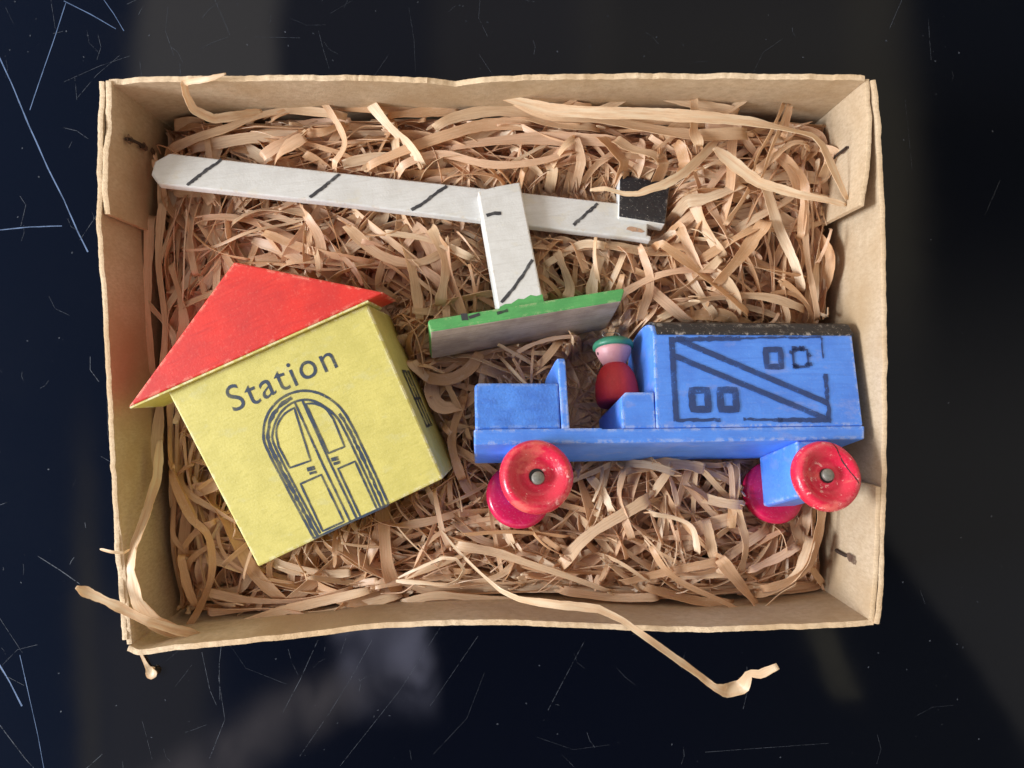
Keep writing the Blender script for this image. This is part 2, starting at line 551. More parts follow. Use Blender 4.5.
def staple(p0, p1, inward, stain_at, r=0.32):
    """wire staple from p0 to p1 (mm) on a flap, with its rust mark"""
    p0, p1, inn = Vector(p0), Vector(p1), Vector(inward)
    d = (p1 - p0).normalized()
    sd = d.cross(inn).normalized()
    m2 = MB()
    path = [p0 - inn * .5, p0 + inn * .25, p0.lerp(p1, .5) + inn * .38, p1 + inn * .25, p1 - inn * .5]
    vs = []
    for i, q in enumerate(path):
        for k in range(8):
            t = 2 * math.pi * k / 8
            ax = d if i in (0, 4) else inn
            vs.append(q + (sd * math.cos(t) + ax * math.sin(t)) * r)
    m2.add(vs, [(i * 8 + k, i * 8 + (k + 1) % 8, (i + 1) * 8 + (k + 1) % 8, (i + 1) * 8 + k) for i in range(4) for k in range(8)])
    st = m2.build('staple', M['rust'], box)
    m3 = MB()
    rr = random.Random(int(abs(p0.x) * 10 + abs(p0.y)))
    for (f, ra, rb) in stain_at:
        c = p0.lerp(p1, f) + inn * .1
        ring = []
        for k in range(18):
            t = 2 * math.pi * k / 18
            g = rr.uniform(.75, 1.15)
            ring.append(c + d * math.cos(t) * ra * g + sd * math.sin(t) * rb * g)
        m3.add([c] + ring, [(0, 1 + k, 1 + (k + 1) % 18) for k in range(18)])
        inn = inn * 1.05
    m3.build('rust_mark', M['stain'], st)


xl = at(104, 130, RIM)[0] + 1.75
staple((xl + .2, 45.6, 25.5), (xl + .2, 46.0, 20), (1, 0, 0), [(.1, 1.3, .9), (1.1, 1.5, .8), (1.7, 1.2, .7)])
xr = at(871, 140, RIM)[0] - 1.0
staple((xr, 44.8, 23), (xr, 44.4, 16), (-1, 0, 0), [(.2, 1.6, .5), (1.1, 1.0, .7)], .25)
xr = at(878.5, 568, RIM)[0] - 1.0
staple((xr, -33.2, 15.5), (xr, -33.3, 19.5), (-1, 0, 0), [(1.35, 1.3, .8), (1.75, 1.2, 1.1)], .35)

# ------------------------------------------------------------------ toy station house
house = HOUSE.empty('toy_house')
tag(house, 'yellow wooden toy station with red gable roof and stamped arched door', 'toy house')
mb = MB()
mb.prism([(0, 0), (36.24, 1.45), (36.1, 34.75), (-2.6, 34.7)], -20, 0)
mb.build('wall', M['yellow'], house, .35)
mb = MB()
mb.prism([(-9.6, 34.75), (39.8, 35.15), (17.7, 50.6)], -11, 1.3)
roof = mb.build('roof', M['red'], house, .3)
mb = MB()
mb.prism([(-9.3, 34.4), (36.6, 34.8), (36.6, 35.12), (-9.4, 34.74)], -10.6, 1.1)
mb.build('eave', M['yellow'], roof)

cu = bpy.data.curves.new('lettering', 'FONT')
cu.body = 'Station'
cu.size = 6.35 * S
cu.space_character = 1.12
cu.offset = 0.0
tmp = bpy.data.objects.new('lettering', cu)
COL.objects.link(tmp)
bpy.context.view_layer.update()
me = bpy.data.meshes.new_from_object(tmp.evaluated_get(bpy.context.evaluated_depsgraph_get()))
bpy.data.objects.remove(tmp)
co = np.empty(len(me.vertices) * 3)
me.vertices.foreach_get('co', co)
co = co.reshape(-1, 3) / S
wid = co[:, 0].max()
co[:, 0] *= 20.4 / wid
co[:, 1] *= 1.06
co[:, 1] += 0.15 * np.sin(co[:, 0] * .9)              # hand-set stamp, slightly uneven
th = math.radians(0.6)
x, y = co[:, 0].copy(), co[:, 1].copy()
co[:, 0] = 6.6 + x * math.cos(th) - y * math.sin(th)
co[:, 1] = 26.55 + x * math.sin(th) + y * math.cos(th)
co[:, 2] = 0.06
me.vertices.foreach_set('co', (co * S).ravel())
me.materials.clear()
me.materials.append(M['ink_blue'])
lt = bpy.data.objects.new('lettering', me)
COL.objects.link(lt)
lt.parent = house

mb = MB()
outer = catmull([(11.14, .75), (10.3, 10), (9.7, 18.6), (10.3, 21.4), (11.8, 23.6), (14.2, 25.2), (17.2, 25.75), (20.1, 25.1), (22.6, 23.2), (24.4, 20.2), (25.1, 16.6), (25.5, 8), (25.6, 1.0)], 90)
inner = catmull([(12.5, 1.09), (11.7, 10), (11.15, 18.4), (11.8, 20.7), (13.1, 22.3), (15.0, 23.6), (17.3, 24.1), (19.6, 23.6), (21.4, 22.1), (23.0, 19.4), (23.55, 16.6), (23.95, 8), (24.06, 1.04)], 90)
mb.stroke(outer, .46, .06)
mb.stroke(inner, .42, .06)
mid = (outer + inner) / 2
mb.stroke(mid[:46], .62, .05, rough=.45)               # worn fill of the arch band
mb.stroke(mid[60:], .5, .05, rough=.5)
for ln in ([(17.46, 24), (17.7, 12), (18.2, .95)], [(18.84, 23.9), (19.0, 12), (19.45, 1.05)]):
    mb.stroke(ln, .4, .065)
for pl in (catmull([(11.75, 18.0), (12.3, 20.3), (13.3, 21.8), (15.1, 22.9), (17.0, 23.2)], 14).tolist() + [(16.0, 13.5), (12.1, 13.8)],
           catmull([(19.15, 23.0), (20.6, 22.4), (22.0, 20.9), (22.6, 18.6)], 12).tolist() + [(22.5, 13.4), (19.4, 13.45)],
           [(12.73, 10.46), (16.74, 10.5), (17.18, 1.4), (13.06, 1.31)],
           [(19.9, 10.28), (23.16, 10.33), (23.4, 1.0), (20.2, .95)]):
    mb.stroke(pl, .38, .07, closed=True)
mb.stroke([(14.8, 12.3), (16.2, 12.1)], .75, .07)
mb.stroke([(14.9, 11.5), (16.2, 11.3)], .5, .07)
mb.stroke([(19.4, 12.2), (20.7, 12.0)], .75, .07)
mb.stroke([(19.5, 11.4), (20.7, 11.2)], .5, .07)
mb.stroke([(11.1, .72), (18.2, .9), (25.6, 1.0)], .42, .065)
mb.build('door_print', M['ink_blue'], house)
mb = MB()                                              # window stamped on the right-hand side wall


def on_side(pts):
    return [(36.24 + .06, b, c) for b, c in pts]


def side_line(p, q, w):
    (b0, c0), (b1, c1) = p, q
    d = np.array([b1 - b0, c1 - c0])
    d = d / np.linalg.norm(d)
    n = np.array([-d[1], d[0]]) * w / 2
    mb.add(on_side([(b0 + n[0], c0 + n[1]), (b0 - n[0], c0 - n[1]), (b1 - n[0], c1 - n[1]), (b1 + n[0], c1 + n[1])]), [(3, 2, 1, 0)])


for b in (11, 16.5, 22):
    side_line((b, -5), (b, -13), .5)
for c in (-6, -9, -12):
    side_line((11, c), (22, c), 1.3)
mb.build('window_print', M['ink_worn'], house)

# ------------------------------------------------------------------ toy crossing barrier
sig = SIGNAL.empty('toy_barrier')
tag(sig, 'white wooden toy crossing barrier with black counterweight and green base, lying down', 'toy barrier')
mb = MB()
arm_poly = [(-60.9, 36.6), (-30, 27.55), (0, 18.3), (26, 10.4), (29.0, 9.3), (29.35, 10.3), (28.6, 10.6), (29.6, 13.6), (30.4, 16.9), (25, 18.4), (0, 25.75), (-30, 34.5), (-58.4, 43.0), (-61.2, 41.6), (-62.1, 38.9)]
mb.prism(arm_poly, -3.9, -2.2)
arm = mb.build('arm', M['white'], sig, .3)
mb = MB()
for p, q in (((-55.86, 35.3), (-49.0, 40.3)), ((-33.9, 29.3), (-27.6, 33.5)), ((-15.43, 23.4), (-7.75, 27.7)), ((14.61, 15.1), (20.6, 18.9))):
    pts = [(p[0] + (q[0] - p[0]) * t + random.uniform(-.12, .12), p[1] + (q[1] - p[1]) * t + random.uniform(-.12, .12)) for t in (0, .2, .4, .6, .8, 1)]
    mb = MB()
    mb.stroke(pts, .66, -2.2 + .07, rough=.35, step=.4)
    mb.build('stripe', M['ink_pen'], arm)
mb = MB()
mb.add([(26.6 + 1.9 * math.cos(t) * random.uniform(.7, 1.1), 12.1 + .62 * math.sin(t) * random.uniform(.7, 1.1) - .33 * 1.9 * math.cos(t), -2.13) for t in np.linspace(0, 2 * math.pi, 16, endpoint=False)], [tuple(range(16))])
mb.build('worn_patch', M['worn'], arm)
mb = MB()
mb.prism([(-3.8, -.5), (4.7, -.3), (5.95, 24.9), (1.5, 24.75), (-2.5, 24.2)], -4.4, 0)
post = mb.build('post', M['white'], sig, .3)
mb = MB()
mb.stroke([(-3.0, .6), (-.2, 3.0), (2.2, 5.4), (4.62, 8.1)], .6, .07, rough=.25)
mb.build('stripe', M['ink_pen'], post)
mb = MB()
mb.stroke([(-2.0, 18.75), (-.9, 18.95), (.9, 18.75)], .7, .07, rough=.3)
mb.build('stripe', M['ink_pen'], post)
mb = MB()
mb.add([(p[0], p[1], .05) for p in ((-3.6, -.7), (4.75, -.6), (4.8, .9), (3.6, .75), (2.6, 1.15), (1.2, .55), (.2, .8), (-1.2, .1), (-2.4, .2), (-3.5, -.2))], [tuple(range(10))])
mb.build('green_smear', M['green'], post)
mb = MB()
mb.prism([(-16.7, -2.95), (18.9, -3.2), (20.1, -1.2), (19.9, -.65), (-16.4, -.5), (-16.8, -.9)], -13.5, 0.4)
# bare underside
base_ob = mb.build('base_plate', [M['green'], M['wood']], sig, .25)
base_ob.data.polygons[0].material_index = 1
base_ob.data.polygons[1].material_index = 1
mb = MB()
mb.stroke([(-10.8, -1.2), (-9.6, -1.2)], 1.3, .47, rough=.4)
mb.stroke([(-9.4, -1.5), (-7.4, -1.0)], .6, .47, rough=.4)
mb.stroke([(-4.3, -1.5), (-2.2, -1.3)], .6, .47, rough=.4)
mb.build('paint_spot', M['ink_pen'], base_ob)
mb = MB()
blk = [(23.7, 15.0), (32.4, 11.9), (36.0, 20.6), (26.4, 24.3)]
mb.prism(blk, -4.2, -1.3, 1, caps=(1, 0))
bl = mb.build('counterweight', [M['black'], M['white']], sig, .22)
bl['label'] = 'square block with black front and white edges'

# ------------------------------------------------------------------ toy truck
truck = TRUCK.empty('toy_truck')
tag(truck, 'blue wooden toy truck lying on its side, red wheels and stamped box body', 'toy truck')
mb = MB()
mb.prism([(0, 0.05), (71.2, 0.05), (71.7, 2.55), (22.6, 2.55), (22.3, 2.75), (0.05, 2.75)], -17.6, 0)
mb.v = [(x + 1.5 if z < -10 and x < 1 else x, y, z) for x, y, z in mb.v]
mb.build('chassis', M['blue'], truck, .3)
mb = MB()
mb.prism([(.35, 2.78), (15.2, 2.78), (15.3, 11.0), (1.0, 11.1), (.4, 10.6)], -16.8, -.35)
mb.v = [(x + 1.3 if z < -10 and x < 2 else x, y, z) for x, y, z in mb.v]
mb.build('hood', M['blue_pitted'], truck, .5)
mb = MB()                                              # dashboard board, drawn in (b, c)
mb.prism([(2.6, -17.2), (12.5, -17.2), (14.9, -15.4), (15.8, -12.5), (15.9, -3), (15.7, -.7), (14.9, -.15), (2.6, -.15)][::-1], 15.35, 16.75, axis='a')
mb.build('windscreen', M['blue'], truck, .25)
mb = MB()
mb.prism([(26.2, 2.6), (32.3, 2.6), (32.5, 9.25), (27.3, 9.25), (26.3, 8.2)], -16.8, -.25)
mb.build('seat', M['blue'], truck, .25)
mb = MB()
SH = .062
arch = [(20.1 + 4.0 * math.sin(math.acos(abs(2 * t - 1))) ** 0.9, -.15 - 17 * t) for t in np.linspace(0, 1, 15)]
mb.prism([(2.62, -17.15), (2.62, -.05), (20.05, -.05)] + arch[1:-1] + [(20.05, -17.15)], 32.15, 71.2, axis='a', shear=SH)
body = mb.build('box_body', M['blue'], truck, .22)
mb = MB()
outer_a = [(20.45 + 4.15 * math.sin(math.acos(abs(2 * t - 1))) ** 0.9, .1 - 17.5 * t) for t in np.linspace(0, 1, 17)]
inner_a = [(b - .42, c) for b, c in reversed(outer_a)]
mb.prism(outer_a + inner_a, 32.75, 71.35, axis='a', shear=SH)
mb.build('roof', M['black'], truck)
for poly in ([(58.5, 0.05), (57.9, -9.6), (58.8, -9.9), (64.6, -9.8), (64.8, 0.05)], [(7.4, .05), (7.4, -7.6), (8.0, -8.0), (12.8, -8.0), (13.0, .05)]):
    mb = MB()
    mb.prism(poly[::1], -16.2, -.9)
    mb.build('axle_block', M['blue'], truck, .3)

WPROF = [(0, 1.05), (1.2, 1.05), (1.5, 1.25), (2.0, 1.2), (2.7, .95), (3.4, 1.25), (4.2, 2.05), (4.9, 2.42), (5.2, 2.45), (5.6, 2.3), (6.0, 1.85), (6.22, 1.2), (6.25, .5), (6.05, -.1), (5.5, -.5), (4.5, -.72), (2.5, -.8), (0, -.8)]


def wheel_z(p, c0, a0, b0, flip=1):
    r = math.hypot(p[0] - a0, p[1] - b0)
    return c0 + flip * float(np.interp(r, [q[0] for q in WPROF[:12]], [q[1] for q in WPROF[:12]]))


def wheel(a0, b0, c0, flip, pin, mat='wheel'):
    m2 = MB()
    pr = [(r, h * flip) for r, h in WPROF]
    m2.lathe(pr[::-1] if flip > 0 else pr, 56, off=(a0, b0, c0), wob=.006)
    w = m2.build('wheel', M[mat], truck, smooth_=True)
    m3 = MB()
    dx, dy = pin
    m3.lathe([(0, 1.95 * flip), (.95, 1.93 * flip), (1.1, 1.75 * flip), (1.1, .6 * flip)][::-1 if flip > 0 else 1], 20, off=(a0 + dx, b0 + dy, c0))
    m3.build('axle_pin', M['nail'], w, smooth_=True)
    m4 = MB()
    m4.lathe([(0, 1.30 * flip), (1.3, 1.29 * flip)][::-1 if flip > 0 else 1], 20, off=(a0, b0, c0))
    m4.build('hub_hole', M['dark'], w)
    return w


wheel(10.25, -5.75, .05, 1, (.15, -.35))
w2 = wheel(61.9, -6.7, .05, 1, (.1, .1))
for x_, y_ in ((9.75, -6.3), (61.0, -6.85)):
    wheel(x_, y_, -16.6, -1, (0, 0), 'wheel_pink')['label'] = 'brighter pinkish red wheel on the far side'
mb = MB()
mb.stroke([(63.3, -.8), (64.3, -3.0), (65.6, -5.4), (67.0, -8.4)], .16, .04, rough=.5, step=.3, zf=lambda p: wheel_z(p, .05, 61.9, -6.7))
mb.build('crack', M['dark'], w2)

mb = MB()
sk = SH


def tr(p):
    return (p[0], p[1])


W = 1.0
CZ = .06
mb.stroke([(36.75, 19.6), (36.0, 3.7)], 1.08, CZ, rough=.1)
mb.stroke([(36.6, 19.1), (50, 19.35)], .9, CZ + .01, rough=.35)
mb.stroke([(50, 19.45), (66.1, 19.7)], .38, CZ + .01, rough=.6)
mb.stroke([(66.1, 19.6), (65.7, 15.5)], .32, CZ, rough=.7)
mb.stroke([(65.6, 12.5), (64.9, 3.6)], .75, CZ, rough=.45)
mb.stroke([(35.9, 3.95), (44.2, 3.95)], .65, CZ + .01, rough=.5)
mb.stroke([(48.5, 3.95), (56, 3.8)], .55, CZ + .01, rough=.55)
mb.stroke([(55, 3.8), (65.2, 3.55)], .85, CZ + .01, rough=.3)
mb.stroke([(37.5, 19.3), (65.1, 6.9)], 1.08, CZ + .02, rough=.08)
mb.stroke([(37.0, 15.9), (64.8, 3.7)], 1.08, CZ + .02, rough=.08)
for (x0, y0, x1, y1), w_ in (((39.2, 9.45, 42.15, 5.85), 1.3), ((44.5, 9.45, 47.45, 5.8), 1.3), ((54.35, 17.2, 57.25, 13.85), 1.15), ((59.7, 17.2, 62.6, 13.85), .9)):
    sx = SH * (y0 - y1)
    if x0 > 59:
        for _ in range(16):
            e = random.random() * 4
            k, f = int(e), e % 1
            cs = [(x0 + sx, y0), (x1 + sx, y0), (x1, y1), (x0, y1)]
            A, B = cs[k], cs[(k + 1) % 4]
            px_, py_ = A[0] + (B[0] - A[0]) * f, A[1] + (B[1] - A[1]) * f
            t = random.uniform(0, 3.1)
            mb.stroke([(px_, py_), (px_ + .7 * math.cos(t), py_ + .7 * math.sin(t))], .75, CZ + .03, rough=.4, step=.3)
    mb.stroke([(x0 + sx, y0), (x1 + sx, y0), (x1, y1), (x0, y1)], w_ if x0 < 59 else .45, CZ + .03, closed=True, rough=.1)
mb.build('panel_print', M['ink_navy'], body)

# ------------------------------------------------------------------ peg doll driver
AX = (28.3, 0, -9.2)
dollF = Frame(TRUCK.world(np.array([[AX[0], 9.3, AX[2]]]))[0], TRUCK.c, TRUCK.a)
doll = dollF.empty('peg_doll')
tag(doll, 'small peg doll driver in red with pink face and green cap, seated in truck', 'doll')
mb = MB()
mb.lathe([(0, 0), (3.6, 0), (4.0, .6), (4.15, 2.2), (4.0, 4.2), (3.5, 6.0), (2.8, 7.2), (2.1, 7.9), (0, 8.0)][::-1], 40, axis='b')
mb.build('body', M['doll_red'], doll, smooth_=True)
mb = MB()
mb.lathe([(0, 7.6), (1.9, 7.6), (2.15, 8.0), (2.55, 8.7), (3.05, 9.6), (3.4, 10.5), (3.5, 11.3), (0, 11.5)][::-1], 40, axis='b')
head = mb.build('head', M['flesh'], doll, smooth_=True)
mb = MB()
mb.lathe([(0, 11.1), (3.6, 11.1), (3.95, 11.4), (3.95, 11.9), (3.7, 12.4), (2.9, 12.9), (1.6, 13.2), (0, 13.3)][::-1], 40, axis='b')
hat = mb.build('cap', M['teal'], doll, smooth_=True)
mb = MB()
for k in range(20):                                    # little wire eye on the cap
    t0, t1 = 2 * math.pi * k / 20, 2 * math.pi * (k + 1) / 20
    vs = []
    for t in (t0, t1):
        for q in range(6):
            p = 2 * math.pi * q / 6
            rr = 1.7 + .16 * math.cos(p)
            vs.append((rr * math.cos(t) - .4, 13.75 + .6 * math.sin(t), .16 * math.sin(p) + .8))
    mb.add(vs, [(q, (q + 1) % 6, 6 + (q + 1) % 6, 6 + q) for q in range(6)])
mb.build('loop', M['nail'], hat, smooth_=True)
for az in (82, 160):
    mb = MB()
    t = math.radians(az)
    n3 = np.array([-math.sin(t), 0, math.cos(t)])
    ctr = n3 * 3.28 + np.array([0, 10.15, 0])
    s3 = np.array([math.cos(t), 0, math.sin(t)])
    ring = [ctr + s3 * .26 * math.cos(q) + np.array([0, 1, 0]) * .4 * math.sin(q) + n3 * .04 for q in np.linspace(0, 2 * math.pi, 14, endpoint=False)]
    mb.add([ctr + n3 * .12] + ring, [(0, 1 + k, 1 + (k + 1) % 14) for k in range(14)])
    mb.build('eye', M['dark'], head)

# ------------------------------------------------------------------ wood wool
SOLIDS = [  # (frame, outline in (a, b), back depth, front)
    (HOUSE, [(-2.8, -.8), (37, .6), (37, 35), (-2.8, 35)], -20.3),
    (HOUSE, [(-10, 34.3), (41.5, 34.2), (18.9, 51.6)], -21),
    (TRUCK, [(-.8, -.6), (72.5, -.6), (75, 25), (31, 25), (28, 24), (24, 24), (16, 17), (14, 12), (-.8, 12)], -18.2),
    (TRUCK, [(3, -13), (17, -13), (17, 0), (3, 0)], -20),
    (TRUCK, [(54.5, -13.6), (68, -13.6), (68, 0), (54.5, 0)], -20),
    (SIGNAL, [(-63, 37), (-61.5, 35.6), (30, 8.2), (36, 12), (36, 21), (26, 24), (0, 27), (-59, 44.2), (-62.5, 42)], -5.8),
    (SIGNAL, [(-4.6, 0), (5, 0), (6.6, 25), (-3.2, 25)], -7),
    (SIGNAL, [(-18, -3.6), (19.5, -3.6), (20.8, .8), (-17.5, .8)], -13.9),
]


def inside(poly, x, y):
    p = np.array(poly)
    r = np.zeros(x.shape, bool)
    j = len(p) - 1
    for i in range(len(p)):
        xi, yi, xj, yj = p[i, 0], p[i, 1], p[j, 0], p[j, 1]
        cond = ((yi > y) != (yj > y)) & (x < (xj - xi) * (y - yi) / (yj - yi + 1e-12) + xi)
        r ^= cond
        j = i
    return r


def push(P, margin=.5):
    for fr, poly, back in SOLIDS:
        L = fr.local(P)
        hit = inside(poly, L[:, 0], L[:, 1]) & (L[:, 2] > back - margin) & (L[:, 2] < 6)
        if hit.any():
            L[hit, 2] = back - margin
            P[hit] = fr.world(L[hit])
    return P


# inner limits of the box at straw level
def limits(y):
    xl = -71.3 + (48 - y) * 0.030
    xr = 64.0 + 0 * y
    return xl, xr


def confine(P, m):
    xl, xr = limits(P[:, 1])
    P[:, 0] = np.clip(P[:, 0], xl + m, xr - m)
    lo = np.interp(P[:, 0], [-70, -45, -25, 0, 30, 66], [-46.8, -45, -43, -42.0, -43, -42])
    P[:, 1] = np.clip(P[:, 1], lo + m, 53.0 - m)
    return P


def height(x, y):
    """top of the wood wool"""
    h = 19.0 - 5.5 * np.clip((x - 40) / 22, 0, 1) ** 1.2 * (1 - .55 * np.clip((y - 20) / 25, 0, 1))
    h = h - 4.0 * np.clip((-58 - x) / 12, 0, 1)
    h = h - 3.0 * np.clip((-36 - y) / 7, 0, 1)
    h = h - 2.5 * np.clip((y - 47) / 6, 0, 1)
    return h


class Straw:
    def __init__(self):
        self.V, self.F, self.UV, self.n = [], [], [], 0

    def strand(self, P, w, roll, thick=.10, w_end=.85, fray=.5):
        n = len(P)
        wmax = float(np.max(w))
        if wmax > .9 and fray:                          # torn, splintered ends
            for e, q in ((P[-1], P[-1] - P[-4]), (P[0], P[0] - P[3])):
                if rng.random() > fray:
                    continue
                q = q / (np.linalg.norm(q) + 1e-9)
                sd = np.array([-q[1], q[0], 0])
                for _ in range(int(rng.integers(2, 4))):
                    o = sd * rng.uniform(-.36, .36) * wmax
                    ln = rng.uniform(.8, 2.2)
                    dv = q + sd * rng.normal(0, .22) + np.array([0, 0, rng.normal(0, .18)])
                    t_ = np.linspace(-.8, ln, 6)[:, None]
                    self.strand(e + o + q * np.minimum(t_, 0) + dv * np.maximum(t_, 0), rng.uniform(.12, .34) * wmax, np.full(6, rng.normal(0, .5)), .08, .3, 0)
        T = np.gradient(P, axis=0)
        T /= np.linalg.norm(T, axis=1)[:, None] + 1e-9
        up = np.array([0, 0, 1.0])
        N = up - T * (T @ up)[:, None]
        bad = np.linalg.norm(N, axis=1) < .15
        N[bad] = np.array([1.0, 0, 0])
        N /= np.linalg.norm(N, axis=1)[:, None]
        B = np.cross(T, N)
        c, s = np.cos(roll)[:, None], np.sin(roll)[:, None]
        U = B * c + N * s
        Wn = N * c - B * s
        ww = np.broadcast_to(np.asarray(w, float), (n,)).copy()
        t = np.linspace(0, 1, n)
        ww *= 1 - (1 - w_end) * np.clip(1 - np.minimum(t, 1 - t) / .08, 0, 1)
        if n > 20:
            ww *= 1 + np.convolve(rng.normal(0, .16, n + 4), np.ones(5) / 5, 'valid')
        ww = ww[:, None] / 2
        cup = .16 * ww                                   # shaving is slightly cupped
        sec = [P + U * ww + Wn * (thick / 2 + cup), P + Wn * thick / 2, P - U * ww + Wn * (thick / 2 + cup),
               P - U * ww + Wn * (-thick / 2 + cup), P - Wn * thick / 2, P + U * ww + Wn * (-thick / 2 + cup)]
        V = np.stack(sec, 1).reshape(-1, 3)
        i = np.arange(n - 1)[:, None] * 6
        k = np.arange(6)[None, :]
        k2 = (k + 1) % 6
        F = np.stack([i + k, i + k2, i + 6 + k2, i + 6 + k], -1).reshape(-1, 4)
        dist = np.r_[0, np.cumsum(np.linalg.norm(np.diff(P, axis=0), axis=1))]
        uu = np.array([0, .5, 1, 1, .5, 0])
        wm = float(ww.mean() * 2)
        uk = uu[k] * wm + 0 * i
        uk2 = uu[k2] * wm + 0 * i
        d0 = np.repeat(dist[:-1, None], 6, 1)
        d1 = np.repeat(dist[1:, None], 6, 1)
        UV = np.stack([np.stack([uk, d0], -1), np.stack([uk2, d0], -1), np.stack([uk2, d1], -1), np.stack([uk, d1], -1)], 2).reshape(-1, 2)
        self.V.append(V)
        self.F.append(F + self.n)
        self.UV.append(UV)
        self.n += len(V)
        # end caps
        for q in ((0, 5, 4, 1), (1, 4, 3, 2)):
            self.F.append(np.array([q]) + self.n - len(V))
            self.UV.append(np.zeros((4, 2)))
            self.F.append(np.array([q[::-1]]) + self.n - 6)
            self.UV.append(np.zeros((4, 2)))

    def build(self, name, mat='straw'):
        V, F, UV = np.concatenate(self.V) * S, np.concatenate(self.F), np.concatenate(self.UV)
        me = bpy.data.meshes.new(name)
        me.vertices.add(len(V))
        me.vertices.foreach_set('co', V.astype(np.float32).ravel())
        me.loops.add(F.size)
        me.loops.foreach_set('vertex_index', F.astype(np.int32).ravel())
        me.polygons.add(len(F))
        me.polygons.foreach_set('loop_start', np.arange(0, F.size, 4, dtype=np.int32))
        me.polygons.foreach_set('loop_total', np.full(len(F), 4, np.int32))
        uv = me.uv_layers.new(name='UVMap')
        uv.data.foreach_set('uv', UV.astype(np.float32).ravel())
        me.materials.append(M[mat])
        me.update(calc_edges=True)
        me.polygons.foreach_set('use_smooth', np.ones(len(F), bool))
        ev = np.empty(len(me.edges) * 2, np.int32)
        me.edges.foreach_get('vertices', ev)
        k = ev.reshape(-1, 2) % 6
        sharp = (k[:, 0] == k[:, 1]) & np.isin(k[:, 0], (0, 2, 3, 5))     # crisp long edges, smooth along the ribbon
        at_ = me.attributes.new('sharp_edge', 'BOOLEAN', 'EDGE')
        at_.data.foreach_set('value', sharp)
        me.update()
        ob = bpy.data.objects.new(name, me)
        COL.objects.link(ob)
        return ob


def soften(P, it=2):
    for _ in range(it):
        P[1:-1] = .25 * P[:-2] + .5 * P[1:-1] + .25 * P[2:]
    return P


ST = Straw()


def random_strand(level, thread=False):
    n = 38
    x, y = rng.uniform(-71, 64), rng.uniform(-46, 53)
    L = float(np.clip(rng.lognormal(3.6, .45), 14, 95))
    th = rng.uniform(0, math.pi)
    if y > 36 and rng.random() < .6:
        th = rng.normal(0, .3)
        L *= 1.3
    if y < -34 and rng.random() < .6:
        th = rng.normal(0, .3)
    if x < -54 and rng.random() < .65:
        th = math.pi / 2 + rng.normal(0, .35)
    if x > 55 and rng.random() < .5:
        th = math.pi / 2 + rng.normal(0, .45)
    k = rng.normal(0, .9) / L
    if rng.random() < (.5 if thread else .12):
        k *= 3.0
    s = np.linspace(-.5, .5, n) * L
    head = th + k * s + .18 * np.sin(s * rng.uniform(.1, .35) + rng.uniform(0, 6))
    if rng.random() < .3:
        kp = rng.uniform(-.3, .3) * L
        head = head + np.where(s > kp, rng.normal(0, .9), 0)
    ds = L / (n - 1)
    dx, dy = np.cumsum(np.cos(head)) * ds, np.cumsum(np.sin(head)) * ds
    X, Y = x + dx - dx[n // 2], y + dy - dy[n // 2]
    H = height(X, Y)
    z0 = 1.8 + (H - 1.8) * level
    Z = z0 + rng.normal(0, 1.6) * (s / L) * 2 + rng.normal(0, 1.0) * np.sin(s * 2 * math.pi / rng.uniform(14, 40) + rng.uniform(0, 6))
    Z = np.clip(Z, 1.6, H + 2.2)
    P = np.stack([X, Y, Z], -1)
    mg = abs(rng.normal(0, 2.8)) + .5
    for _ in range(3):
        P = confine(P, mg)
        P = push(P)
        P = soften(P, 2)
    P = push(confine(P, mg), .35)
    P[:, 2] = np.maximum(P[:, 2], 1.5)
    w = float(np.clip(rng.lognormal(.08, .58), .28, 2.6))
    if thread:
        w = float(rng.uniform(.14, .38))
    roll = rng.normal(0, .6) + np.cumsum(rng.normal(0, .14, n)) + (rng.normal(0, 2.2) * s / L if rng.random() < .5 else 0)
    roll = np.convolve(np.r_[[roll[0]] * 3, roll, [roll[-1]] * 3], np.ones(7) / 7, 'valid')
    ST.strand(P, w, roll)


for i in range(2900):
    random_strand(rng.random() ** .55)

for i in range(160):
    random_strand(rng.uniform(.55, 1.08), True)

